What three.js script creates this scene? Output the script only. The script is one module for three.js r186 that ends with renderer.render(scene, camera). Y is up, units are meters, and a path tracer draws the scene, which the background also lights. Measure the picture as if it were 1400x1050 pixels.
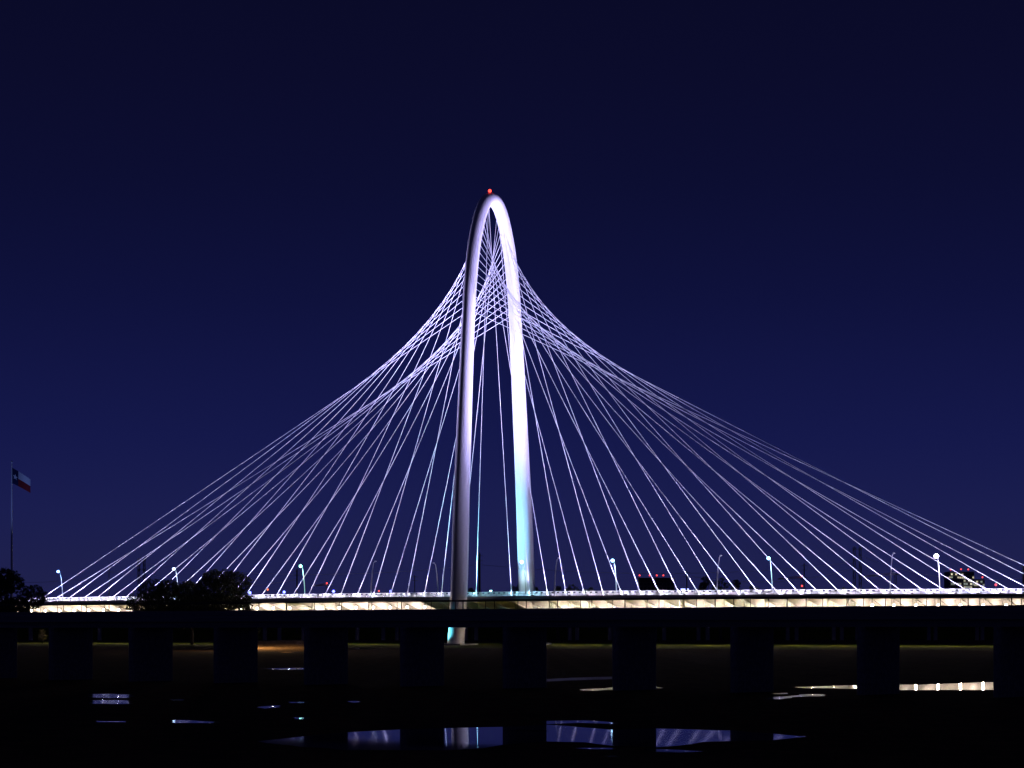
import * as THREE from 'three';
import { mergeGeometries } from 'three/addons/utils/BufferGeometryUtils.js';
import { ImprovedNoise } from 'three/addons/math/ImprovedNoise.js';

// ---------------------------------------------------------------- camera, sky, light, exposure
const F = 3589, EYE = 4.05, HORIZON = 862;           // focal length (pixels of a 1400-wide picture), eye height above the water, horizon row
const scene = new THREE.Scene();
const camera = new THREE.PerspectiveCamera(2 * Math.atan(HORIZON / F) * 180 / Math.PI, 1400 / (2 * HORIZON), 1, 9000);
camera.position.set(0, EYE, 0);
camera.lookAt(0, EYE, -100);
camera.setViewOffset(1400, 2 * HORIZON, 0, 0, 1400, 1050);   // a level camera with the lens shifted up
camera.updateProjectionMatrix();

const s2l = c => { c /= 255; return c <= 0.04045 ? c / 12.92 : ((c + 0.055) / 1.055) ** 2.4; };
const skyStops = [   // degrees above the horizon, sRGB of the night sky
  [0, 34, 34, 73], [1.0, 31, 33, 76], [2.6, 26, 29.5, 78], [4.2, 20.5, 24.5, 74], [5.8, 17.5, 21, 67], [7.3, 14.5, 17.5, 59], [9.7, 12, 14, 49], [12, 11, 12, 43], [13.6, 10, 11, 40], [22, 9, 10, 34], [90, 7, 8, 28],
];
function makeSky() {
  const w = 64, h = 1024, d = new Float32Array(w * h * 4);
  for (let j = 0; j < h; j++) {
    const el = Math.max(0, (j + 0.5) / h * 180 - 90);
    let i = 0; while (i < skyStops.length - 2 && el > skyStops[i + 1][0]) i++;
    const a = skyStops[i], b = skyStops[i + 1], t = Math.min(1, Math.max(0, (el - a[0]) / (b[0] - a[0])));
    for (let x = 0; x < w; x++) for (let c = 0; c < 4; c++)
      d[(j * w + x) * 4 + c] = c === 3 ? 1 : s2l(a[c + 1] + (b[c + 1] - a[c + 1]) * t);
  }
  const t = new THREE.DataTexture(d, w, h, THREE.RGBAFormat, THREE.FloatType);
  t.mapping = THREE.EquirectangularReflectionMapping; t.magFilter = THREE.LinearFilter; t.minFilter = THREE.LinearFilter;
  t.needsUpdate = true;
  return t;
}
scene.background = makeSky();
scene.environment = scene.background;

const faintFill = new THREE.DirectionalLight(0xbfcaff, 0.004);     // added faint fill, no moon is there; next to nothing comes from the sky
faintFill.position.set(300, 500, 200); faintFill.castShadow = true;
Object.assign(faintFill.shadow.camera, { left: -400, right: 400, top: 400, bottom: -400, far: 2000 });
scene.add(faintFill, faintFill.target);

const renderer = new THREE.WebGLRenderer({ antialias: true });
renderer.setSize(1024, 768);
renderer.toneMapping = THREE.LinearToneMapping;
renderer.toneMappingExposure = 1;
renderer.shadowMap.enabled = true;

// ---------------------------------------------------------------- helpers
function rng(seed) { let a = seed >>> 0; return () => { a = (a + 0x6D2B79F5) | 0; let t = Math.imul(a ^ (a >>> 15), 1 | a); t = (t + Math.imul(t ^ (t >>> 7), 61 | t)) ^ t; return ((t ^ (t >>> 14)) >>> 0) / 4294967296; }; }
const V = (x, y, z) => new THREE.Vector3(x, y, z);
const at = (px, py, depth) => V((px - 700) / F * depth, EYE + (HORIZON - py) / F * depth, -depth);     // a pixel at a known distance
const onGround = (px, py, y = 0) => { const d = F * (EYE - y) / (py - HORIZON); return V((px - 700) / F * d, y, -d); };
const taken = {};
const numbered = n => { const k = taken[n] = (taken[n] ?? -1) + 1; return k ? `${n}_${String(k).padStart(3, '0')}` : n; };
function tag(o, label, category, group, kind) {
  if (label) o.userData.label = label;
  if (category) o.userData.category = category;
  if (group) o.userData.group = group;
  if (kind) o.userData.kind = kind;
  return o;
}
function base(name, label, category, group, pos = V(0, 0, 0), turn = 0) {
  const g = new THREE.Group(); g.name = numbered(name); g.position.copy(pos); g.rotation.y = turn; scene.add(g);
  return tag(g, label, category, group);
}
function part(name, geometry, material, parent) {
  const m = new THREE.Mesh(Array.isArray(geometry) ? join(geometry) : geometry, material);
  m.name = name; m.castShadow = m.receiveShadow = true; parent.add(m);
  return m;
}
const plain = g => { g = g.index ? g.toNonIndexed() : g; for (const k of Object.keys(g.attributes)) if (!['position', 'normal', 'uv'].includes(k)) g.deleteAttribute(k); return g; };
const join = list => list.length === 1 ? list[0] : mergeGeometries(list.map(plain));
const box = (w, h, d, x = 0, y = 0, z = 0) => new THREE.BoxGeometry(w, h, d).translate(x, y, z);
const cyl = (r0, r1, h, x = 0, y = 0, z = 0, n = 14) => new THREE.CylinderGeometry(r1, r0, h, n).translate(x, y + h / 2, z);   // r0 at the foot
const ball = (r, x = 0, y = 0, z = 0) => new THREE.SphereGeometry(r, 20, 14).translate(x, y, z);
const UPV = V(0, 1, 0);
function rod(a, b, r, r1 = r, n = 8) {
  const d = b.clone().sub(a), g = new THREE.CylinderGeometry(r1, r, d.length(), n, 1);
  g.applyQuaternion(new THREE.Quaternion().setFromUnitVectors(UPV, d.clone().normalize()));
  const c = a.clone().add(b).multiplyScalar(0.5);
  return g.translate(c.x, c.y, c.z);
}
const beam = (a, b, w) => rod(a, b, w * 0.7071, w * 0.7071, 4);
function sweep(points, radii, n = 20) {      // a round tube of changing radius
  const pos = [], idx = [];
  let side = null;
  points.forEach((p, i) => {
    const t = points[Math.min(i + 1, points.length - 1)].clone().sub(points[Math.max(i - 1, 0)]).normalize();
    if (!side) side = Math.abs(t.x) < 0.9 ? V(1, 0, 0) : V(0, 0, 1);
    side = side.clone().addScaledVector(t, -side.dot(t)).normalize();
    const other = t.clone().cross(side);
    for (let k = 0; k < n; k++) {
      const a = k / n * 2 * Math.PI, q = p.clone().addScaledVector(side, Math.cos(a) * radii[i]).addScaledVector(other, Math.sin(a) * radii[i]);
      pos.push(q.x, q.y, q.z);
    }
    if (i) for (let k = 0; k < n; k++) { const a = (i - 1) * n + k, b = (i - 1) * n + (k + 1) % n, c = i * n + k, d = i * n + (k + 1) % n; idx.push(a, b, c, b, d, c); }
  });
  const s = pos.length / 3; pos.push(points[0].x, points[0].y, points[0].z); const e = points[points.length - 1]; pos.push(e.x, e.y, e.z);
  for (let k = 0; k < n; k++) { idx.push(s, (k + 1) % n, k); const o = (points.length - 1) * n; idx.push(s + 1, o + k, o + (k + 1) % n); }
  const g = new THREE.BufferGeometry(); g.setAttribute('position', new THREE.Float32BufferAttribute(pos, 3)); g.setIndex(idx); g.computeVertexNormals();
  g.setAttribute('uv', new THREE.Float32BufferAttribute(new Float32Array(pos.length / 3 * 2), 2));
  return g;
}

// textures: only the colour and the grain of materials
const noise = new ImprovedNoise();
function fbm(x, y, oct, seed) { let v = 0, a = 0.5; for (let o = 0; o < oct; o++) { v += a * noise.noise(x, y, seed + o * 7.3); x *= 2.03; y *= 2.03; a *= 0.55; } return v; }
function grainTexture(size, fn, srgb = true) {
  const d = new Uint8Array(size * size * 4);
  for (let j = 0; j < size; j++) for (let i = 0; i < size; i++) { const c = fn(i / size, j / size); for (let k = 0; k < 3; k++) d[(j * size + i) * 4 + k] = Math.max(0, Math.min(255, c[k] * 255)); d[(j * size + i) * 4 + 3] = 255; }
  const t = new THREE.DataTexture(d, size, size); t.wrapS = t.wrapT = THREE.MirroredRepeatWrapping; t.magFilter = THREE.LinearFilter; t.minFilter = THREE.LinearMipmapLinearFilter; t.generateMipmaps = true;
  if (srgb) t.colorSpace = THREE.SRGBColorSpace; t.needsUpdate = true;
  return t;
}
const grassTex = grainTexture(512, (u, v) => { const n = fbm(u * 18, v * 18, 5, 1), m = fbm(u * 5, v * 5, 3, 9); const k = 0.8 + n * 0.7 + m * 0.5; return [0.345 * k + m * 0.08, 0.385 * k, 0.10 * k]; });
const soilTex = grainTexture(256, (u, v) => { const k = 0.85 + fbm(u * 12, v * 12, 5, 4) * 0.9; return [0.58 * k, 0.47 * k, 0.33 * k]; });
const mudTex = grainTexture(512, (u, v) => { const n = fbm(u * 22, v * 22, 5, 31), m = fbm(u * 6, v * 6, 3, 19), k = 0.85 + n * 0.8 + m * 0.6; return [0.26 * k, 0.19 * k + m * 0.02, 0.11 * k]; });
const concreteTex = grainTexture(256, (u, v) => { const k = 0.9 + fbm(u * 14, v * 14, 5, 2) * 0.35; return [0.62 * k, 0.6 * k, 0.57 * k]; });
const rippleTex = grainTexture(512, (u, v) => { const k = 0.5 + 0.6 * fbm(u * 26, v * 26, 3, 12) + 0.5 * fbm(u * 7, v * 7, 2, 3); return [k, k, k]; }, false);
const std = (o) => new THREE.MeshStandardMaterial(o);
const earth = (o) => new THREE.MeshPhysicalMaterial({ roughness: 1, specularIntensity: 0.035, side: THREE.DoubleSide, ...o });
const lin = (r, g, b) => new THREE.Color().setRGB(r, g, b);
const M = {
  whitePaint: std({ color: lin(0.78, 0.78, 0.8), roughness: 0.45 }),
  cable: std({ color: lin(0.8, 0.8, 0.82), roughness: 0.55 }),
  deckConcrete: std({ color: lin(0.42, 0.41, 0.4), roughness: 0.9 }),
  asphalt: std({ color: lin(0.06, 0.06, 0.062), roughness: 0.9 }),
  paleConcrete: std({ color: lin(0.63, 0.62, 0.6), roughness: 0.85 }),
  steel: std({ color: lin(0.5, 0.5, 0.52), roughness: 0.5, metalness: 0.2 }),
  darkSteel: std({ color: lin(0.06, 0.06, 0.065), roughness: 0.6, metalness: 0.3 }),
  oldConcrete: std({ map: concreteTex, roughness: 0.95, bumpMap: concreteTex, bumpScale: 0.01 }),
  iron: std({ color: lin(0.03, 0.03, 0.03), roughness: 0.7 }),
  farConcrete: std({ color: lin(0.42, 0.38, 0.35), roughness: 0.95 }),
  bark: std({ color: lin(0.09, 0.07, 0.05), roughness: 0.95 }),
  leaf: std({ color: lin(0.045, 0.06, 0.022), roughness: 0.8, side: THREE.DoubleSide }),
  leafPale: std({ color: lin(0.11, 0.1, 0.04), roughness: 0.8, side: THREE.DoubleSide }),  // paler, yellower leaf colour for the small bush
  wall: std({ color: lin(0.18, 0.16, 0.15), roughness: 0.9 }),
  wallBrown: std({ color: lin(0.12, 0.09, 0.08), roughness: 0.9 }),
  pane: std({ color: lin(0.02, 0.02, 0.025), roughness: 0.1 }),
  water: std({ color: lin(0.008, 0.009, 0.01), roughness: 0.03, bumpMap: rippleTex, bumpScale: 0.00022 }),
  wetMud: std({ color: lin(0.02, 0.017, 0.014), roughness: 0.45 }),
};
const glow = (r, g, b) => std({ color: 0x111111, emissive: lin(r, g, b), emissiveIntensity: 1, roughness: 0.5 });
function spot(parent, color, power, angle, pos, target, penumbra = 1) {
  const l = new THREE.SpotLight(color, power, 0, angle, penumbra, 2);
  l.position.copy(pos); l.target.position.copy(target); l.castShadow = true; l.shadow.radius = 8; l.name = 'beam_light';
  parent.add(l, l.target); return l;
}
function point(parent, color, power, pos, radius = 10) {
  const l = new THREE.PointLight(color, power, 0, 2); l.position.copy(pos); l.castShadow = true; l.shadow.radius = radius; l.name = 'lamp_light'; parent.add(l); return l;
}

// ---------------------------------------------------------------- ground, soil, pools
{
  // one sheet: flat floodplain, a bank rising to where the photographer stands
  const xs = [], zs = [];
  for (let i = -24; i <= 24; i++) xs.push(Math.sign(i) * (Math.abs(i) * 5 + Math.abs(i) ** 3 * 0.22));
  for (const d of [-60, -20, 0, 8, 15, 22, 30, 38, 46, 54, 62, 70, 78, 86, 94, 102, 120, 160, 220, 320, 450, 620, 800, 1000, 1300, 1700, 2300, 3200, 4500, 6500]) zs.push(d);
  const pos = [], uv = [], idx = [];
  zs.forEach((d, j) => xs.forEach((x, i) => {
    const edge = 84 + 5 * noise.noise(x * 0.05, 3.1, 0) + Math.max(0, x - 12) * -0.35;
    const k = Math.max(0, Math.min(1, (edge - d) / 66));
    const y = k * k * (3 - 2 * k) * 2.4 + (d < edge && k > 0 ? 0.12 * noise.noise(x * 0.3, d * 0.3, 2) * Math.min(1, k * 8) : 0);
    pos.push(x, y, -d); uv.push(x / 14, d / 14);
    if (i && j) { const n = xs.length, a = (j - 1) * n + i - 1, b = a + 1, c = j * n + i - 1, e = c + 1; idx.push(a, b, c, b, e, c); }
  }));
  const g = new THREE.BufferGeometry(); g.setAttribute('position', new THREE.Float32BufferAttribute(pos, 3)); g.setAttribute('uv', new THREE.Float32BufferAttribute(uv, 2)); g.setIndex(idx); g.computeVertexNormals();
  const ground = part('ground', g, earth({ map: mudTex }), scene);
  tag(ground, 'dark muddy floodplain rising to a bank in the foreground', 'ground', null, 'structure');
}
{
  const pos = [], idx = [], uv = [], prof = [[1180, -0.2], [1210, 4.5], [1232, 10.2], [1244, 10.9], [1256, 10.4], [1290, 4], [1330, -0.3]];
  for (let i = 0; i <= 90; i++) prof.forEach(([d, y], j) => {
    const x = -900 + i * 20, k = y > 1 ? 1 : 0; pos.push(x, y + k * 0.9 * noise.noise(x * 0.012, 4.4, j * 0.1) + k * 0.25 * noise.noise(x * 0.09, j, 1.7), -d - 12 * noise.noise(x * 0.004, 8.2, 0)); uv.push(x / 14, d / 14);
    if (i && j) { const n = prof.length, a = (i - 1) * n + j - 1, b = a + 1, c = i * n + j - 1, e = c + 1; idx.push(a, c, b, b, c, e); }
  });
  const g = new THREE.BufferGeometry(); g.setAttribute('position', new THREE.Float32BufferAttribute(pos, 3)); g.setAttribute('uv', new THREE.Float32BufferAttribute(uv, 2)); g.setIndex(idx); g.computeVertexNormals();
  tag(part('levee', g, earth({ map: grassTex }), scene), 'long dark grassy levee closing off the floodplain', 'levee', null, 'structure');
}
function litGrassStrip() {     // grass under the cable-stayed bridge, laid paler than the mud as painted lamplight
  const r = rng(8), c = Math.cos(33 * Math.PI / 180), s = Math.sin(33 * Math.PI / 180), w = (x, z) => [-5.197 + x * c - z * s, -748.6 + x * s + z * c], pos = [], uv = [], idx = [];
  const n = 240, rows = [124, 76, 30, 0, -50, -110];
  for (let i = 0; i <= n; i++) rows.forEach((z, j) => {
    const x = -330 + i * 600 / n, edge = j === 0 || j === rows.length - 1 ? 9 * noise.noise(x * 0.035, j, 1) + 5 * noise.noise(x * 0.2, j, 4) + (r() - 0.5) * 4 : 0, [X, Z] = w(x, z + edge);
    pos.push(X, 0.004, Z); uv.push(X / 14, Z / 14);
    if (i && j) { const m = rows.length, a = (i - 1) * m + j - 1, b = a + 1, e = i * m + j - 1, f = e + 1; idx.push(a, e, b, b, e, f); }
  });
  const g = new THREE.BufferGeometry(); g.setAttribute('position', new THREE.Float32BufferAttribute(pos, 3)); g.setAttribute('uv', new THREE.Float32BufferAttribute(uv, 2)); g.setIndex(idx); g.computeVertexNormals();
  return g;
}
tag(part('grass', litGrassStrip(), earth({ map: grassTex }), scene), 'strip of grass under the cable-stayed bridge with lamplight put into its colour', 'grass', null, 'structure');
function sheet(corners, y, wobble, seed) {         // a flat patch whose outline is roughened
  const r = rng(seed), pts = [];
  corners.forEach((c, i) => {
    const d = corners[(i + 1) % corners.length], n = Math.max(2, Math.min(14, Math.round(c.distanceTo(d) / 1.5)));
    for (let k = 0; k < n; k++) { const p = c.clone().lerp(d, k / n); const w = k ? wobble : 0; pts.push(new THREE.Vector2(p.x + (r() - 0.5) * w, -(p.z + (r() - 0.5) * w * 2))); }
  });
  const g = new THREE.ShapeGeometry(new THREE.Shape(pts));
  g.rotateX(-Math.PI / 2).translate(0, y, 0);
  const p = g.attributes.position, uv = g.attributes.uv;
  for (let i = 0; i < p.count; i++) uv.setXY(i, p.getX(i) / 9, p.getZ(i) / 9);
  return g;
}
{
  // a low mound of bare soil, lit by a path lamp that stands behind a pier
  const pos = [], uv = [], idx = [], NX = 40, NZ = 30;
  for (let j = 0; j <= NZ; j++) for (let i = 0; i <= NX; i++) {
    const u = i / NX, v = j / NZ, px = 318 + 140 * u, front = 504, d = front + (640 - front) * v;
    const side = Math.min(1, Math.min(u, 1 - u) * 6), up = Math.sin(Math.min(1, v * 1.55) * Math.PI / 2) * (v > 0.75 ? (1 - v) * 4 : 1);
    const x = (px - 700) / F * d;
    pos.push(x, -0.05 + side * up * (1.75 + 0.35 * noise.noise(x * 0.22, d * 0.06, 3)) + 0.12 * side * Math.min(1, v * 6) * noise.noise(x * 0.9, d * 0.4, 6), -d); uv.push(x / 7, d / 7);
    if (i && j) { const n = NX + 1, a = (j - 1) * n + i - 1, b = a + 1, c = j * n + i - 1, e = c + 1; idx.push(a, b, c, b, e, c); }
  }
  const g = new THREE.BufferGeometry(); g.setAttribute('position', new THREE.Float32BufferAttribute(pos, 3)); g.setAttribute('uv', new THREE.Float32BufferAttribute(uv, 2)); g.setIndex(idx); g.computeVertexNormals();
  tag(part('soil', g, earth({ map: soilTex }), scene), 'low mound of bare brown soil under an orange light', 'soil', null, 'structure');
  const p = base('path_lamp', 'orange path lamp on a short post beside the soil mound', 'lamp', null, V((338 - 700) / F * 522, 0, -522));
  part('post', cyl(0.1, 0.07, 6.6, 0, -0.3, 0, 10), M.darkSteel, p);
  part('lamp_hood', new THREE.ConeGeometry(0.42, 0.3, 14).translate(0, 6.75, 0), M.darkSteel, p);
  part('lamp_globe', ball(0.2, 0, 6.45, 0), glow(9, 5, 1.6), p);
  point(p, 0xffd09a, 620, V(0, 6.45, 0));
}
const pools = [
  ['wide still pool before the low bridge mirroring arch, cables and sky', [[352, 1014], [384, 1010.5], [411, 1007.5], [475, 1001.5], [548, 997.5], [606, 995.8], [689, 994], [747, 991], [839, 998], [895, 996], [1001, 999], [1055, 1003], [1103, 1007.5], [1055, 1012.5], [1001, 1013.5], [962, 1014.5], [930, 1019.5], [895, 1022], [839, 1020], [800, 1015], [747, 1014], [689, 1018.5], [660, 1023.5], [606, 1026], [548, 1026], [475, 1026], [411, 1021.5], [385, 1018.5]]],
  ['narrow sliver of water behind the wide pool', [[742, 986], [800, 985], [845, 988.2], [842, 990], [790, 988.6], [744, 990.2]]],
  ['thin dark sliver of water at the foot of the bank', [[880, 1024], [930, 1025.5], [962, 1027.5], [930, 1029], [890, 1028]]],
  ['small puddle at the foot of the bank mirroring a street lamp', [[786, 1023.2], [815, 1022.6], [843, 1023], [843, 1025], [815, 1024.8]]],
  ['tiny puddle on the bank mirroring a street lamp', [[824, 1034], [842, 1033], [846, 1035.4], [832, 1035.4]]],
  ['short bright pool between wide pool and pier', [[686, 999], [720, 997.8], [748, 998.6], [748, 1000.6], [712, 1000.4]]],
  ['long strip pool mirroring a row of lamps under the bridge deck', [[1206, 935.8], [1260, 936.2], [1330, 933.4], [1372, 932.2], [1392, 938], [1370, 943.2], [1290, 943.4], [1212, 943.6]]],
  ['tapering strip pool mirroring three deck lamps', [[1086, 939.6], [1128, 938], [1180, 937], [1180, 942.2], [1130, 941.2], [1100, 940.8]]],
  ['crooked puddle strip in front of the tapering strip pool', [[1050, 953.6], [1080, 951.6], [1104, 949], [1129, 949.2], [1127, 952], [1090, 953], [1070, 956], [1050, 956.2]]],
  ['faint puddle strip above the crooked puddle', [[1054, 948], [1076, 947.6], [1078, 949], [1056, 949.4]]],
  ['pale wet strip between two piers far from the bank', [[738, 929], [790, 926.6], [846, 925], [846, 928], [800, 929.8], [742, 932]]],
  ['bright puddle sliver below the pale wet strip', [[792, 943.2], [815, 941.4], [846, 939.2], [846, 943.2], [812, 944.6]]],
  ['tiny puddle alone between two piers', [[896, 939.4], [903, 939.2], [904, 941], [897, 941]]],
  ['broken puddle mirroring bright deck edge', [[124, 949], [150, 948.6], [180, 949.6], [180, 954], [150, 954.4], [124, 953.6]]],
  ['second broken puddle below the bright one', [[124, 957.6], [158, 957.2], [180, 957.6], [180, 962.6], [150, 962.8], [124, 962.4]]],
  ['very thin faint puddle by the broken puddles', [[130, 986], [170, 986], [172, 987.6], [132, 987.6]]],
  ['pinpoint puddle mirroring a pale blue lamp', [[233, 955.8], [247, 955.8], [248, 958.2], [234, 958.2]]],
  ['long thin puddle mirroring a pale blue lamp', [[232, 984.4], [255, 984.6], [300, 987], [300, 988.6], [250, 988.6], [232, 988]]],
  ['faint thread of water far off between two piers', [[366, 914], [400, 913.2], [422, 913.4], [422, 915.6], [380, 915.6]]],
  ['thin puddle with two faint glints', [[350, 967.6], [368, 965.2], [384, 964.6], [384, 967], [362, 969]]],
  ['dashed glint of water above the green glint', [[394, 959.8], [420, 959.6], [420, 961.4], [395, 961.2]]],
  ['small puddle with a green glint', [[400, 981], [422, 980.6], [422, 983.4], [402, 983.2]]],
  ['tiny puddle with a single white glint', [[474, 959], [488, 958.4], [492, 960], [484, 961]]],
  ['lens shaped puddle glowing white beyond the low bridge', [[486, 886.9], [496, 885.9], [505, 885.7], [515, 886.7], [505, 887.9], [494, 887.8]]],
  ['bright puddle at the edge of the bare soil', [[384, 891.7], [394, 890.6], [401, 890.4], [404, 891.2], [396, 892.4], [386, 892.6]]],
];
pools.forEach(([label, px], i) => {
  const w = px[0][1] < 900 ? 0.6 : px[0][1] > 1000 || i === 1 ? 0.22 : 0.5;
  const m = part(numbered('water_pool'), sheet(px.map(([x, y]) => onGround(x, y)), 0.008, w, 40 + i), label.startsWith('pale wet') ? M.wetMud : M.water, scene);
  tag(m, label, 'pool', null, 'structure');
});

// ---------------------------------------------------------------- the cable-stayed bridge (own axes: x along the deck, z towards the camera)
const TURN = 33 * Math.PI / 180, BX = -5.197, BD = 748.6, STEP = 6.1;
const camber = x => -0.55 * (x / 177) ** 2;
const bridge = base('cable_stayed_bridge', 'white cable-stayed road bridge with one tall slender arch and lit cables', 'bridge', null, V(BX, 0, -BD), -TURN);
bridge.updateMatrixWorld(true);
const onBridge = (x, y, z) => bridge.localToWorld(V(x, y + camber(x), z));
const alongBridge = (px, z) => {     // where along the deck, z metres to the camera's side of its middle, a picture column falls
  const u = (px - 700) / F, c = Math.cos(TURN), s = Math.sin(TURN);
  return (u * (BD - z * c) - BX + z * s) / (c + u * s);
};
const X0 = -262, X1 = 236;
function extrudeAlong(profile, x0 = X0, x1 = X1, n = 84) {     // a closed profile [z, y] run along the cambered deck, faces kept sharp
  const pos = [], nor = [], uv = [];
  const m = profile.length;
  for (let i = 0; i < n; i++) {
    const a = x0 + (x1 - x0) * i / n, b = x0 + (x1 - x0) * (i + 1) / n, ya = camber(a), yb = camber(b);
    for (let k = 0; k < m; k++) {
      const [z0, y0] = profile[k], [z1, y1] = profile[(k + 1) % m];
      const l = Math.hypot(z1 - z0, y1 - y0), nz = (y1 - y0) / l, ny = -(z1 - z0) / l;
      const q = [[a, y0 + ya, z0], [b, y0 + yb, z0], [b, y1 + yb, z1], [a, y0 + ya, z0], [b, y1 + yb, z1], [a, y1 + ya, z1]];
      for (const p of q) { pos.push(...p); nor.push(0, ny, nz); uv.push(p[0] / 4, (p[1] + p[2]) / 4); }
    }
  }
  for (const [x, s] of [[x0, -1], [x1, 1]]) for (let k = 1; k < m - 1; k++) for (const q of [profile[0], profile[k], profile[k + 1]]) { pos.push(x, q[1] + camber(x), q[0]); nor.push(s, 0, 0); uv.push(q[0] / 4, q[1] / 4); }
  const g = new THREE.BufferGeometry(); g.setAttribute('position', new THREE.Float32BufferAttribute(pos, 3)); g.setAttribute('normal', new THREE.Float32BufferAttribute(nor, 3)); g.setAttribute('uv', new THREE.Float32BufferAttribute(uv, 2));
  return g;
}
const rect = (z0, z1, y0, y1) => [[z0, y0], [z1, y0], [z1, y1], [z0, y1]];
part('deck_slab', extrudeAlong(rect(-14.6, 14.6, 12.5, 13.4)), M.paleConcrete, bridge);
part('road_surface', extrudeAlong(rect(-14.2, 14.2, 13.404, 13.48)), M.asphalt, bridge);
for (const s of [1, -1]) part('edge_fascia', extrudeAlong(rect(s > 0 ? 14.603 : -14.95, s > 0 ? 14.95 : -14.603, 12.42, 13.62)), M.steel, bridge);
part('spine_girder', extrudeAlong([[-4, 12.497], [-3.2, 9.5], [3.2, 9.5], [4, 12.497]]), M.paleConcrete, bridge);
part('median_kerb', extrudeAlong(rect(1.55, 1.8, 13.484, 13.8)), M.paleConcrete, bridge);
part('median_barrier', extrudeAlong(rect(-1.7, -1.4, 13.484, 14.5)), M.whitePaint, bridge);
part('median_rail', extrudeAlong(rect(-1.62, -1.48, 14.92, 15.1)), M.whitePaint, bridge);
// ribs under the deck at every cable
{
  const sh = new THREE.Shape([[-14.5, 12.5], [-14.5, 12.2], [-4.3, 9.52], [4.3, 9.52], [14.5, 12.2], [14.5, 12.5]].map(([a, b]) => new THREE.Vector2(a, b - 0.003)));
  const g = new THREE.ExtrudeGeometry(sh, { depth: 0.34, bevelEnabled: false }).rotateY(Math.PI / 2).translate(-0.17, 0, 0);
  for (let k = -42; k <= 37; k++) { const x = (k + 0.5) * STEP; const r = part('rib', g, M.paleConcrete, bridge); r.position.set(x, camber(x), 0); }
}
// railings: near side posts one by one, the far side as one part
{
  const post = box(0.14, 0.62, 0.09, 0, 13.93, 14.78), block = box(0.95, 0.42, 0.12, 0, 14.711, -1.55);
  const far = [];
  for (let i = 0; i < 276; i++) {
    const x = X0 + 0.9 + i * 1.8;
    if (x > X1) break;
    const p = part('railing_post', post, M.steel, bridge); p.position.set(x, camber(x), 0);
    const q = part('median_rail_post', block, M.whitePaint, bridge); q.position.set(x, camber(x), 0);
    far.push(box(0.14, 0.62, 0.09, x, 13.93 + camber(x), -14.78));
  }
  part('railing_posts', far, M.steel, bridge).userData.kind = 'stuff';
  for (const s of [1, -1]) {
    const z = s * 14.78;
    part('handrail', extrudeAlong(rect(z - 0.1, z + 0.1, 14.242, 14.33)), M.steel, bridge);
    part('railing_bar', extrudeAlong(rect(z - 0.035, z + 0.035, 13.9, 13.95)), M.steel, bridge);
  }
  part('side_screen', extrudeAlong(rect(-14.2, -14.05, 13.484, 14.8)), M.paleConcrete, bridge);
}
// approach piers beyond the cables
for (const x of [-246, -206, 200, 232]) part('approach_pier', box(2, 9.5 + camber(x), 6, x, (9.5 + camber(x)) / 2 - 0.1, 0), M.paleConcrete, bridge);
// arch
const archSide = [[19.2, -0.6], [18.7, 5], [17.65, 14.5], [16.35, 37.8], [15.2, 54], [13.9, 71.2], [12.2, 92.1], [11.15, 102], [9.1, 112.9], [6.3, 121], [4.0, 124.9], [1.95, 126.6]];
const archCurve = new THREE.CatmullRomCurve3([...archSide.map(([z, y]) => V(0, y, z)), V(0, 127.05, 0), ...archSide.slice().reverse().map(([z, y]) => V(0, y, -z))], false, 'centripetal');
const archPts = archCurve.getSpacedPoints(220);
for (const p of archPts) p.x = -0.006 * Math.max(0, p.y - 10);
const archRadius = y => 2.36 - 0.52 * Math.min(1, Math.max(0, (y - 30) / 62)) ;
const arch = part('arch', sweep(archPts, archPts.map(p => archRadius(p.y)), 40), M.whitePaint, bridge);
{
  const mount = part('beacon_mount', join([cyl(0.5, 0.4, 0.4), cyl(0.12, 0.12, 0.4, 0, 0.4)]), M.darkSteel, arch); mount.position.set(-0.75, 128.3, 0.9);
  const lamp = part('beacon_lamp', ball(0.46), glow(5, 0.22, 0.14), arch); lamp.position.set(-0.75, 129.35, 0.9);
  point(arch, 0xff2010, 60, V(-0.75, 129.35, 0.9));
}
const innerPts = archPts.map((p, i) => { const t = archPts[Math.min(i + 1, 220)].clone().sub(archPts[Math.max(i - 1, 0)]).normalize(); return V(p.x, p.y - Math.abs(t.z) * archRadius(p.y) * 0.3, p.z + (p.z > 0 ? -1 : 1) * Math.abs(t.y) * archRadius(p.y) * 0.3); });
function insideArch(h, s) {     // a point at height h on the arch's inner face
  for (let i = 1; i <= 110; i++) { const a = innerPts[i - 1], b = innerPts[i]; if (a.y <= h && b.y > h) { const q = a.clone().lerp(b, (h - a.y) / (b.y - a.y)); return V(q.x, h, q.z * s); } }
  return innerPts[110].clone();
}
for (const s of [1, -1]) part('leg_footing', box(9, 1.0, 9, 0, -0.1, s * 19.2), M.deckConcrete, bridge);
const cables = [];
for (const side of [-1, 1]) for (let k = 1; k <= 29; k++) {
  const leg = k % 2 ? 1 : -1;
  const a = V(side * k * STEP, 13.5 + camber(k * STEP), 0), b = insideArch(126.1 - (k - 1) * 1.135, leg);
  const dir = b.clone().sub(a).normalize();
  const c = part('cable', rod(a, b, 0.078, 0.078, 8), M.cable, bridge);
  part('anchor_sleeve', rod(a, a.clone().addScaledVector(dir, 2.2), 0.26, 0.16, 10), M.cable, c);
  cables.push({ side, k, a, b, dir, len: a.distanceTo(b) });
}

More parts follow.
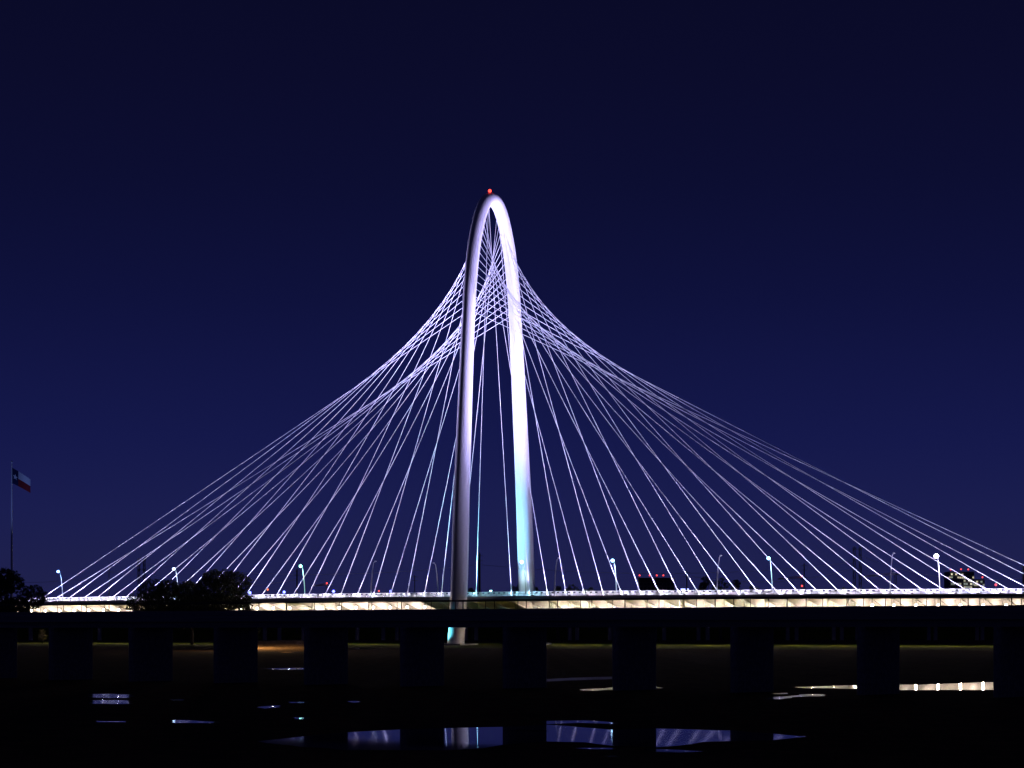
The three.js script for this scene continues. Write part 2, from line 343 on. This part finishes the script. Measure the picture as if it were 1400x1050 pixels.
const ordinal = n => { const a = ['', 'first', 'second', 'third', 'fourth', 'fifth', 'sixth', 'seventh', 'eighth', 'ninth', 'tenth', 'eleventh', 'twelfth', 'thirteenth', 'fourteenth', 'fifteenth', 'sixteenth', 'seventeenth', 'eighteenth', 'nineteenth']; return n < 20 ? a[n] : n % 10 ? `${n < 30 ? 'twenty' : 'thirty'}-${a[n % 10]}` : n < 30 ? 'twentieth' : 'thirtieth'; };
// floodlights on the deck that light each cable and the arch
{
  const LILAC = 0xc0b6ff;
  const body = join([box(0.5, 0.34, 0.4, 0, 0, -0.2), box(0.08, 0.6, 0.1, -0.3, -0.2, -0.1), box(0.08, 0.6, 0.1, 0.3, -0.2, -0.1)]);
  const lens = new THREE.CircleGeometry(0.16, 16).translate(0, 0, 0.012);
  const lensMat = glow(4, 3.7, 6), spillMat = glow(14, 13, 18), coolMat = glow(9, 14, 17);
  for (const c of cables) {
    const p = V(c.a.x + c.side * 1.6, 14.05 + camber(c.a.x), 0.95), aim = c.b.clone().lerp(c.a, 0.12).add(V(0, 0, 0));
    const g = base('cable_floodlight', `small floodlight at the ${ordinal(c.k)} cable foot out from the arch, towards the ${c.side < 0 ? 'flagpole' : 'lit office building'}`, 'floodlight', 'floodlights at the feet of the cables', bridge.localToWorld(p.clone()));
    g.lookAt(bridge.localToWorld(aim.clone())); g.updateMatrixWorld(true);
    part('housing', body, M.darkSteel, g);
    part('lamp_lens', lens, lensMat, g);
    spot(g, LILAC, c.k < 11 ? 8200 : c.side > 0 ? 8600 : 7000, 0.53, V(0, 0, 0.03), V(0, 0, 30));
    const cool = c.k < 3, q = g.worldToLocal(bridge.localToWorld(V(c.a.x + c.side * 0.2, 14.62 + camber(c.a.x), 0.9)));
    const lamp = part('spill_lamp', ball(0.13), cool ? coolMat : spillMat, g); lamp.position.copy(q);  // spill lamp added at each cable foot to brighten the median barrier
    part('lamp_stem', rod(q, q.clone().lerp(V(0, -0.2, -0.2), 0.9), 0.035), M.darkSteel, g);
    point(g, cool ? 0x9fe4ff : 0xe6dcff, cool ? 34 : c.k < 7 ? 34 : 62, q, 5);
  }
}
// cool floodlights on the deck and the ground at the legs of the arch
{
  const defs = [
    ['cool white floodlight on the deck aimed up the far arch leg', V(-6, 15.5, 7.5), V(0, 60, -14.9), 0x80d2ff, 11000, 0.98],
    ['cool white floodlight on the deck aimed up the near arch leg', V(-6, 15.5, -7.5), V(0, 46, 15.8), 0x74d0ff, 5000, 0.8],
    ['green-blue floodlight on the ground at the foot of the near arch leg', V(-5.2, 0.45, 23.2), V(-1.2, 4.2, 20.2), 0x62e6ff, 620, 0.5],
  ];
  for (const [label, p, aim, col, power, ang] of defs) {
    const g = base('arch_floodlight', label, 'floodlight', 'floodlights at the arch legs', bridge.localToWorld(p.clone()));
    g.lookAt(bridge.localToWorld(aim.clone()));
    part('housing', [box(0.8, 0.6, 0.5, 0, 0, -0.27), box(0.1, 0.8, 0.14, -0.45, -0.2, -0.15), box(0.1, 0.8, 0.14, 0.45, -0.2, -0.15)], M.darkSteel, g);
    if (p.y > 15) { g.updateMatrixWorld(true); const foot = bridge.localToWorld(V(p.x, 13.48, p.z)); part('stand', rod(g.worldToLocal(foot.clone()), g.worldToLocal(foot.clone().add(V(0, 1.75, 0))), 0.1, 0.08), M.darkSteel, g); }
    part('lamp_lens', box(0.7, 0.5, 0.02, 0, 0, 0), glow(3, 6, 7), g);
    spot(g, col, power, ang, V(0, 0, 0.05), V(0, 0, 30));
  }
}
// lamps under the deck, one in each bay
{
  const warm = 0xffe2d0;
  const low = k => (k <= -22 || (k >= -16 && k <= -11) || (k >= -8 && k <= -3) || k >= 20);
  const gm = glow(20, 17, 13);
  const vary = rng(91);
  for (let k = -34; k <= 31; k++) {
    if (k >= -2 && k <= 2) continue;
    const f = (0.6 + 0.8 * vary()) * (k === 3 || k === 4 ? 0.35 : 1);
    const x = k * STEP, hangs = low(k), y = hangs ? 10.75 : 9.75, z = hangs ? 8.2 : 5.6;
    const g = base('deck_lamp', `${hangs ? 'bright warm lamp hanging' : 'warm lamp tucked low'} under the deck, ${ordinal(Math.abs(k) - 2)} from the arch towards the ${k < 0 ? 'flagpole' : 'lit office building'}`, 'lamp', hangs ? 'lamps in plain sight under the deck' : 'lamps tucked under the deck', onBridge(x, y, z), -TURN);
    part('stem', cyl(0.05, 0.05, 12.5 - y - 0.2, 0, 0.2, 0, 8), M.darkSteel, g);
    part('lamp_globe', ball(hangs ? 0.36 : 0.22), gm, g);
    point(g, warm, (hangs ? 95 : 520) * f, hangs ? V(0, -0.5, 0.1) : V(0, 0, 0), 12);
  }
}

// street lamps on the deck, curving in over the road
function streetLamp(px, z, lit, label, group, color, power, glowColor, size = 0.42) {
  const x = alongBridge(px, z), s = z > 0 ? -1 : 1;
  const g = base('street_lamp', label, 'street lamp', group, onBridge(x, 13.62, z), -TURN);
  const c = new THREE.CatmullRomCurve3([V(0, -0.3, 0), V(0, 3.5, s * 0.2), V(0, 7.5, s * 0.75), V(0, 9.9, s * 1.35)]);
  const pts = c.getPoints(14);
  part('post', sweep(pts, pts.map((p, i) => 0.17 - 0.075 * i / 14), 10), M.steel, g);
  part('arm', rod(V(0, 9.85, s * 1.33), V(0, 10.25, s * 2.0), 0.09, 0.07), M.steel, g);
  const h = part('lamp_head', new THREE.SphereGeometry(0.5, 16, 10).scale(0.55, 0.32, 1), M.steel, g); h.position.set(0, 10.36, s * 2.25);
  if (lit) {
    const b = part('lamp_globe', ball(size), glow(...glowColor), g); b.position.set(0, 10.2, s * 2.25); b.scale.set(1, 0.9, 1);
    const q = b.position.clone().add(V(0, -size * 0.9 - 0.06, 0)); spot(g, color, power, 1.22, q, V(q.x, 0, q.z), 0.7);
  }
  return g;
}
{
  const lit = [
    [86, 'blue glowing street lamp beside the left leafy tree', 0x8fb4ff, 648, [2.2, 4.2, 12]],
    [244, 'pale blue street lamp rising behind the clump of trees', 0xb4d4ff, 648, [5, 7, 11]],
    [417, 'green glowing street lamp on the bridge deck', 0x8ff0d8, 720, [3, 9, 7.5]],
    [719, 'bright white street lamp standing against the far arch leg', 0xc8f2ff, 260, [9, 11, 12]],
    [843, 'blue-white street lamp beside the far arch leg', 0xa8d0ff, 936, [4.5, 8, 13]],
    [1056, 'cyan blue street lamp on the bridge deck', 0x98d4ff, 864, [3.2, 8, 13]],
    [1285, 'large dazzling white street lamp before the lit office building', 0xe4e2ff, 1584, [16, 15, 20]],
  ];
  lit.forEach(([px, label, col, pw, gc], i) => streetLamp(px, -14.4, true, label, 'lit street lamps on the bridge', col, pw, gc, i === 6 ? 0.62 : 0.46));
  streetLamp(599, -14.4, false, 'unlit street lamp curving over the road next to the near arch leg', 'unlit street lamps on the bridge');
  [[507, 'between the green lamp and the near arch leg'], [758, 'just past the far arch leg'], [980, 'past the dark building with red lights'], [1217, 'past the tall twin pylon']].forEach(([px, where]) => streetLamp(px, 15.1, false, `unlit dark lamp at the near railing ${where}`, 'unlit street lamps on the bridge'));
}

// ---------------------------------------------------------------- the low dark bridge in front (own axes: x along, z towards the camera)
{
  const turn = 39.84 * Math.PI / 180, span = 9.69;
  const g = base('low_bridge', 'low dark concrete bridge on wall piers with a thin railing', 'bridge', null, V(0.9, 0, -185), -turn);
  const x0 = -8 * span, x1 = 7.5 * span, L = x1 - x0, xm = (x0 + x1) / 2;
  part('deck', [box(L, 0.5, 4.9, xm, 4.98, 0), box(L, 0.46, 0.5, xm, 4.5, 1.9), box(L, 0.46, 0.5, xm, 4.5, -1.9), box(L, 0.46, 0.5, xm, 4.5, 0)], M.oldConcrete, g);
  for (const s of [1, -1]) part('parapet', box(L, 0.34, 0.26, xm, 5.402, s * 2.3), M.oldConcrete, g);
  const wallPier = join([box(0.62, 4.5, 3.9, 0, 2.02, 0), cyl(0.31, 0.31, 4.5, 0, -0.23, 1.95, 12), cyl(0.31, 0.31, 4.5, 0, -0.23, -1.95, 12)]);
  for (let i = -7; i <= 7; i++) { const p = part('pier', wallPier, M.oldConcrete, g); p.position.x = i * span; }
  const r = rng(11), stem = cyl(0.028, 0.026, 0.64, 0, 5.55, 0, 6);
  for (const s of [1, -1]) {
    for (let x = x0 + 1 + (s > 0 ? 0 : 1.2); x < x1; x += span / 10 * 3) { const p = part('railing_post', stem, M.iron, g); p.position.set(x + (r() - 0.5) * 0.25, 0, s * 2.3); }
    part('handrail', rod(V(x0, 6.19, s * 2.3), V(x1, 6.19, s * 2.3), 0.03), M.iron, g);
  }
}

// ---------------------------------------------------------------- trees and bushes
function leafCrown(blobs, count, size, seed) {
  const r = rng(seed), pos = [], nor = [], uv = [];
  const total = blobs.reduce((a, b) => a + b[3] * b[4] * b[3], 0);
  const e1 = V(0, 0, 0), e2 = V(0, 0, 0), n = V(0, 0, 0);
  for (const [bx, by, bz, rx, ry] of blobs) {
    const m = Math.round(count * rx * ry * rx / total);
    for (let i = 0; i < m; i++) {
      const u = r() * 2 - 1, a = r() * 2 * Math.PI, q = Math.sqrt(1 - u * u), rad = (0.45 + 0.6 * Math.sqrt(r())) * (0.86 + 0.2 * noise.noise(bx + u * 3, by + a, seed));
      const c = V(bx + q * Math.cos(a) * rx * rad, by + u * ry * rad, bz + q * Math.sin(a) * rx * rad);
      n.set(r() - 0.5, r() - 0.3, r() - 0.5).normalize(); e1.set(r() - 0.5, r() - 0.5, r() - 0.5).cross(n).normalize(); e2.copy(n).cross(e1);
      const s = size * (0.6 + 0.8 * r());
      const P = [[-0.5, 0], [0, -0.32], [0.6, 0], [-0.5, 0], [0.6, 0], [0, 0.32]];
      for (const [p, t] of P) { pos.push(c.x + e1.x * p * s + e2.x * t * s, c.y + e1.y * p * s + e2.y * t * s, c.z + e1.z * p * s + e2.z * t * s); nor.push(n.x, n.y, n.z); uv.push(p, t); }
    }
  }
  const g = new THREE.BufferGeometry(); g.setAttribute('position', new THREE.Float32BufferAttribute(pos, 3)); g.setAttribute('normal', new THREE.Float32BufferAttribute(nor, 3)); g.setAttribute('uv', new THREE.Float32BufferAttribute(uv, 2));
  return g;
}
function tree(name, label, pos, h, w, leaves, size, seed, group, mat = M.leaf, low = 0.3) {
  const r = rng(seed), g = base(name, label, name.includes('bush') ? 'bush' : 'tree', group, pos, r() * 6);
  const blobs = [];
  const n = 13;
  for (let i = 0; i < n; i++) {
    const a = i * 2.4 + r(), t = i / (n - 1), y = h * (low + 0.1 + (0.84 - low) * t), spread = w * 0.5 * Math.sin(Math.PI * (0.22 + 0.68 * t)) * (0.45 + 0.3 * r());
    const rad = w * (0.17 + 0.09 * r()) * (1.05 - 0.35 * t);
    blobs.push([Math.cos(a) * spread, Math.min(y, h - rad * 0.75), Math.sin(a) * spread, rad, rad * (0.7 + 0.15 * r())]);
  }
  const pts = [V(0, -0.4, 0), V(0.1, h * 0.2, 0.1), V(-0.15, h * 0.42, 0), V(0.1, h * 0.68, 0.1)];
  const limbs = [sweep(new THREE.CatmullRomCurve3(pts).getPoints(8), Array.from({ length: 9 }, (_, i) => h * (0.03 - 0.0022 * i)), 9)];
  for (const b of blobs) { const y = h * (0.18 + 0.35 * r()); limbs.push(rod(V(0, y, 0), V(b[0] * 0.9, b[1], b[2] * 0.9), h * 0.011, h * 0.004, 5)); }
  part('trunk', limbs.map(plain), M.bark, g);
  part('crown', leafCrown(blobs, leaves, size, seed + 5), mat, g);
  return g;
}
const stand = (px, depth) => V((px - 700) / F * depth, 0, -depth);
tree('leafy_tree', 'rounded dark tree at the foot of the flagpole', stand(10, 385), 13.4, 11, 11000, 0.34, 21, null);
tree('leafy_tree', 'broad dark tree in the clump with a street lamp above it', stand(224, 735), 18.6, 22, 11000, 0.55, 33, 'clump of dark trees before the bridge');
tree('leafy_tree', 'tallest round dark tree of the clump before the bridge', stand(301, 728), 21.4, 22, 13000, 0.55, 34, 'clump of dark trees before the bridge');
tree('leafy_tree', 'low dark tree filling the gap inside the clump', stand(262, 742), 18.4, 15, 9000, 0.5, 35, 'clump of dark trees before the bridge');
tree('round_bush', 'small lit bush under the bridge beside a pier', stand(58, 812), 4.6, 3.4, 1500, 0.3, 36, null, M.leafPale, 0.15);
tree('round_bush', 'small dark bush at the edge of the clump of trees', stand(341, 745), 8.8, 7, 3200, 0.42, 37, null, M.leaf, 0.1);
[[783, 1150, 798, 13], [763, 1180, 800, 9], [806, 1210, 801, 9], [966, 1120, 786, 11], [985, 1160, 789, 13], [1008, 1140, 791, 10], [1030, 1180, 799, 10], [733, 1230, 801, 8], [645, 1120, 802, 8], [708, 1160, 797, 9], [1150, 1250, 803, 12]].forEach(([px, d, top, w], i) =>
  tree('far_tree', ['round dark treetop between the far arch leg and the blue-white street lamp', 'small treetop nearest the far arch leg beside the round treetop', 'small treetop next to the blue-white street lamp', 'tallest treetop between the dark building and cyan street lamp', 'broad treetop beside an unlit street lamp past the dark building', 'middle treetop between an unlit lamp and the cyan street lamp', 'low treetop just before the cyan blue street lamp', 'low treetop just past the far arch leg', 'low treetop inside the arch beside the near leg', 'low treetop inside the arch beside the far leg', 'low treetop just before the tall twin lattice pylon'][i], stand(px, d), EYE + (HORIZON - top) / F * d, w, 1500, 0.9, 60 + i, 'far trees behind the bridge', M.leaf, 0.4));


// ---------------------------------------------------------------- flag and flagpole
{
  const d = 430, foot = stand(16, d), top = EYE + (HORIZON - 632) / F * d;
  const g = base('flagpole', 'tall slender flagpole rising from the tree top', 'flagpole', null, foot);
  part('pole', cyl(0.24, 0.1, top, 0, 0, 0, 14), M.whitePaint, g);
  part('ball_finial', ball(0.17, 0, top + 0.1, 0), M.steel, g);
  // the flag: its own axes x along the fly, y up the hoist; hangs half lifted by the wind
  const W = 3.75, H = 2.55, NX = 22, NY = 12;
  const fx = (u, v) => { const x = 0.1 + W * u * 0.8, drop = 1.6 * u ** 1.1; return V(x, H * v * (1 - 0.12 * u) - drop, 0.16 * Math.sin(u * 7 + v) * u ** 0.5); };
  const grid = (u0, u1, v0, v1, off = 0) => {
    const geo = new THREE.PlaneGeometry(1, 1, Math.max(2, Math.round(NX * (u1 - u0))), Math.max(2, Math.round(NY * (v1 - v0))));
    const p = geo.attributes.position;
    for (let i = 0; i < p.count; i++) { const q = fx(u0 + (p.getX(i) + 0.5) * (u1 - u0), v0 + (p.getY(i) + 0.5) * (v1 - v0)); p.setXYZ(i, q.x, q.y, q.z + off); }
    geo.computeVertexNormals(); return geo;
  };
  const cloth = c => std({ color: c, roughness: 0.9, side: THREE.DoubleSide });
  const blue = lin(0.006, 0.012, 0.075), white = lin(0.75, 0.76, 0.78), red = lin(0.30, 0.012, 0.018);
  const f = base('flag', 'flag with a blue hoist, one white star, white and red stripes', 'flag', null, V(foot.x, top - 3.45, foot.z + 0.02));
  part('blue_band', grid(0, 1 / 3, 0, 1), cloth(blue), f);
  part('white_stripe', grid(1 / 3, 1, 0.5, 1), cloth(white), f);
  part('red_stripe', grid(1 / 3, 1, 0, 0.5), cloth(red), f);
  for (const s of [1, -1]) {
    const star = new THREE.Shape();
    for (let i = 0; i < 10; i++) { const a = Math.PI / 2 + i * Math.PI / 5, r = i % 2 ? 0.22 : 0.52; star[i ? 'lineTo' : 'moveTo'](Math.cos(a) * r, Math.sin(a) * r); }
    const sg = new THREE.ShapeGeometry(star), p = sg.attributes.position;
    for (let i = 0; i < p.count; i++) { const q = fx(1 / 6 + p.getX(i) / W, 0.5 + p.getY(i) / H); p.setXYZ(i, q.x, q.y, q.z + 0.012 * s); }
    part('star', sg, cloth(white), f);
  }
  const l = base('flag_floodlight', 'floodlight at the foot of the flagpole shining up at the flag', 'floodlight', null, V(foot.x + 0.3, 0.6, foot.z + 9));
  l.lookAt(foot.x + 1.5, top - 3, foot.z);
  part('housing', [box(0.5, 0.4, 0.4, 0, 0, -0.22), box(0.08, 0.6, 0.1, 0.3, -0.3, -0.2), box(0.08, 0.6, 0.1, -0.3, -0.3, -0.2)], M.darkSteel, l);
  part('lamp_lens', box(0.44, 0.34, 0.02), glow(3, 3.4, 5), l);
  spot(l, 0x7c98ff, 1300, 0.14, V(0, 0, 0.05), V(0, 0, 30));
}

// ---------------------------------------------------------------- far side: columns, pylons, poles, buildings, cranes, small lights
{
  const d = 1085, g = base('far_viaduct', 'far pale viaduct columns showing under the low dark bridge', 'viaduct');
  const cols = [42, 136, 178, 300, 362, 382, 415, 425, 488.5, 524, 543, 637, 651, 703, 779, 789, 834, 846, 895, 908, 955, 967.5, 1016, 1028, 1077, 1089, 1140, 1151, 1172, 1205, 1270, 1279, 1336, 1343, 1398];
  for (const px of cols) { const p = stand(px, d); part('column', cyl(0.85, 0.85, 6.6, p.x, -0.2, p.z, 12), M.farConcrete, g); }
  part('deck', box(470, 1.6, 9, 0, 7.2, -d), M.farConcrete, g);
}
function latticePylon(px, top, d, w, label) {
  const h = EYE + (HORIZON - top) / F * d, g = base('lattice_pylon', label, 'pylon', 'power pylons', stand(px, d));
  for (const s of [-1, 1]) {
    const geo = [];
    const c = s * w * 0.5, q = w * 0.22;
    for (const [a, b] of [[-1, -1], [1, -1], [1, 1], [-1, 1]]) geo.push(beam(V(c + a * q, -0.3, b * q), V(c + a * q * 0.7, h, b * q * 0.7), 0.24));
    for (let i = 0; i < 16; i++) { const y0 = h * i / 16, y1 = h * (i + 1) / 16, a = i % 2 ? 1 : -1; for (const b of [-1, 1]) geo.push(beam(V(c - a * q, y0, b * q), V(c + a * q, y1, b * q), 0.16)); }
    part('mast', geo, M.iron, g);
  }
  for (const f of [0.97, 0.86, 0.75]) part('cross_arm', beam(V(-w * 0.85, h * f, 0), V(w * 0.85, h * f, 0), 0.3), M.iron, g);
  return h;
}
latticePylon(1172, 747, 1500, 3.4, 'tall twin lattice pylon behind the right-hand fan of cables');
latticePylon(193.5, 763, 1450, 3.0, 'twin lattice pylon rising behind the clump of trees');
function utilityPole(px, top, d, label, r = 0.28) {
  const h = EYE + (HORIZON - top) / F * d, g = base('utility_pole', label, 'pole', 'utility poles behind the bridge', stand(px, d));
  part('post', cyl(r, r * 0.6, h + 0.3, 0, -0.3, 0, 8), M.iron, g);
  for (const f of [0.97, 0.91]) part('cross_arm', box(3.2, 0.2, 0.2, 0, h * f, 0), M.iron, g);
}
utilityPole(655.5, 756, 1300, 'thick dark utility pole inside the arch', 0.75);
utilityPole(406, 778, 1200, 'dark utility pole beside the green street lamp', 0.5);
utilityPole(939, 780, 1250, 'dark utility pole beside the red-lit dark building', 0.4);
utilityPole(1099.5, 770, 1250, 'dark utility pole beside the crane', 0.4);
utilityPole(1399, 771, 1200, 'dark utility pole past the lit office building', 0.6);
utilityPole(149, 772, 1300, 'slim utility pole behind the leftmost cables', 0.3);
utilityPole(567, 786, 1300, 'slim utility pole next to the near arch leg', 0.3);
{
  const spans = [[193.5, 770, 1450, 655.5, 772, 1300], [655.5, 772, 1300, 1172, 768, 1500], [1172, 758, 1500, 1399, 790, 1200], [-40, 790, 1400, 193.5, 772, 1450], [193.5, 781, 1450, 406, 792, 1200], [939, 787, 1250, 1172, 775, 1500]];
  const lineLabels = ['dark power line from the pylon by the trees to the arch pole', 'dark power line from the arch pole to the tall twin pylon', 'dark power line from the tall twin pylon past the office building', 'dark power line past the flagpole to the pylon by the trees', 'dark low power line from the pylon to the green lamp pole', 'dark power line from the dark building pole to the tall pylon'];
  spans.forEach(([xa, ya, da, xb, yb, db], n) => {
    const a = at(xa, ya, da), b = at(xb, yb, db), pts = [];
    for (let i = 0; i <= 16; i++) { const t = i / 16, p = a.clone().lerp(b, t); p.y -= 4 * 5.5 * t * (1 - t); pts.push(p); }
    tag(part(numbered('power_line'), sweep(pts, pts.map(() => 0.07), 5), M.iron, scene), lineLabels[n], 'power line', 'power lines');
  });
}
const RED = glow(2.2, 0.16, 0.14);
function building(name, label, px0, px1, top, d, depth, mat, opt = {}) {
  const a = at(px0, top, d), b = at(px1, top, d), w = b.x - a.x, h = a.y, g = base(name, label, 'building', opt.group, V((a.x + b.x) / 2, 0, -d - depth / 2));
  part('wall', box(w, h, depth, 0, h / 2, 0), mat, g);
  return { g, w, h, depth };
}
{
  const d = 2500, m = F / d;
  const { g, w, h, depth } = building('dark_office_block', 'wide dark building with four red roof lights', 874, 922, 791.5, d, 30, M.wallBrown);
  part('parapet', box(w + 1, 1.2, depth + 1, 0, h + 0.6, 0), M.wallBrown, g);
  for (let i = 0; i < 9; i++) for (let j = 0; j < 3; j++) part('window', box(2.4, 2.2, 0.3, -w / 2 + (i + 0.5) * w / 9, h - 5 - j * 4.2, depth / 2 + 0.05), M.pane, g);
  for (const px of [874.5, 888.3, 898, 907]) {
    const x = (px - 898) / m; part('lamp_mast', cyl(0.2, 0.2, 1.6, x, h + 1.2, depth / 2 - 1, 6), M.iron, g); part('red_roof_lamp', ball(0.75, x, h + 3.4, depth / 2 - 1), RED, g);
  }
}
{
  const d = 2600, m = F / d;
  const { g, w, h, depth } = building('lit_office_block', 'stepped office building with rows of lit windows and red roof lights', 1297, 1332, 781.5, d, 28, M.wall);
  const dx = (1332 - 1297) / m, w2 = 15 / m, h2 = EYE + (HORIZON - 792) / m;
  part('wall', box(w2, h2, depth * 0.8, w / 2 + w2 / 2 + 0.05, h2 / 2, 0), M.wall, g);
  const r = rng(77), lit = [glow(0.55, 0.5, 0.34), glow(0.3, 0.34, 0.3), glow(0.95, 0.85, 0.6)];
  const cols = 12, gap = w / cols;
  for (let j = 0; j < 6; j++) for (let i = 0; i < cols; i++) {
    const on = r() < [0.25, 0.35, 0.15, 0.6, 0.35, 0.2][j];
    part(on ? 'lit_window' : 'window', box(gap * 0.72, 1.7, 0.3, -w / 2 + (i + 0.5) * gap, h - 2.6 - j * 3.2, depth / 2 + 0.05), on ? lit[Math.floor(r() * 3)] : M.pane, g);
  }
  for (let j = 0; j < 4; j++) for (let i = 0; i < 5; i++) { const on = r() < 0.35; part(on ? 'lit_window' : 'window', box(w2 / 5 * 0.72, 1.7, 0.3, w / 2 + (i + 0.5) * w2 / 5, h2 - 2.4 - j * 3.2, depth * 0.4 + 0.05), on ? lit[Math.floor(r() * 3)] : M.pane, g); }
  for (const [px, y] of [[1302, h], [1316, h + 0.4], [1326, h + 0.2], [1345.5, h2]]) { const x = (px - 1314.5) / m; part('lamp_mast', cyl(0.2, 0.2, 1.4, x, y, 5, 6), M.iron, g); part('red_roof_lamp', ball(0.75, x, y + 2.2, 5), RED, g); }
}
[['crane', 1064, 792, 1093, 789.5, 'crane with a pale boom behind the cables by a utility pole', 1096], ['crane', 1181, 788.5, 1222, 785.2, 'crane with a faint boom beside the tall twin pylon', 1224], ['crane', 430, 801.6, 446, 799.3, 'crane with a short pale boom and a red light', 447]].forEach(([n, xa, ya, xb, yb, label, xm], i) => {
  const d = 1900, a = at(xa, ya, d), b = at(xb, yb, d), mx = at(xm, yb, d);
  const g = base('tower_crane', label, 'crane', 'cranes on the horizon', V(mx.x, 0, -d));
  const o = p => V(p.x - mx.x, p.y, 0);
  part('mast', [beam(V(-0.7, -0.3, -0.7), V(-0.7, mx.y, -0.7), 0.3), beam(V(0.7, -0.3, 0.7), V(0.7, mx.y, 0.7), 0.3), ...Array.from({ length: 12 }, (_, k) => beam(V(k % 2 ? 0.7 : -0.7, mx.y * k / 12, 0), V(k % 2 ? -0.7 : 0.7, mx.y * (k + 1) / 12, 0), 0.2))], M.iron, g);
  part('boom', [beam(o(a), V(0, mx.y, 0), 0.5), beam(o(a).add(V(0, 0.5, 0.6)), V(0, mx.y + 1.2, 0.6), 0.3)], std({ color: lin(0.7, 0.62, 0.45), roughness: 0.7 }), g);
  part('counter_boom', beam(V(0, mx.y, 0), V(4, mx.y, 0), 0.6), M.iron, g);
  if (i !== 1) part('red_lamp', ball(0.6, 0, mx.y + 1.0, 0.5), RED, g);
});
{
  const small = [
    [341.5, 810.5, 'small blue lamp beside the clump of trees', [0.8, 1, 7], 0.55], [388.5, 809.5, 'small blue lamp before the green street lamp', [0.8, 1, 7], 0.5], [456, 808.5, 'small blue lamp at the deck next to a bright cable foot', [0.8, 0.9, 6], 0.5], [534, 808.5, 'small blue lamp near the unlit near-side street lamp', [0.5, 0.6, 5], 0.45],
    [366, 806, 'small orange-red lamp between two bright cable feet', [1.6, 0.3, 0.1], 0.34], [518, 808, 'small red lamp above the deck beside an unlit street lamp', [1.6, 0.2, 0.14], 0.32], [1096.5, 801, 'small red lamp at the foot of the crane', [1.6, 0.14, 0.14], 0.36], [1361.5, 799.5, 'small red lamp past the lit office building', [1.6, 0.16, 0.25], 0.45],
  ];
  for (const [px, py, label, c, r] of small) {
    const d = 960, p = at(px, py, d), g = base('signal_lamp', label, 'lamp', 'small coloured lamps behind the bridge', V(p.x, 0, p.z));
    part('post', cyl(0.09, 0.07, p.y - r * 0.9, 0, 0, 0, 8), M.iron, g); part('lamp_globe', ball(r, 0, p.y, 0), glow(...c), g);
  }
  const p = at(937, 805.6, 980), g = base('lit_sign', 'small blue-white lit sign just above the deck', 'sign', null, V(p.x, 0, p.z));
  part('post', cyl(0.12, 0.1, p.y, 0, 0, -0.2, 8), M.iron, g);
  part('sign_panel', [box(1.7, 0.5, 0.12, -0.9, p.y, 0), box(0.6, 0.7, 0.12, 1.0, p.y - 0.1, 0)], glow(0.9, 1, 3.2), g);
}

renderer.render(scene, camera);
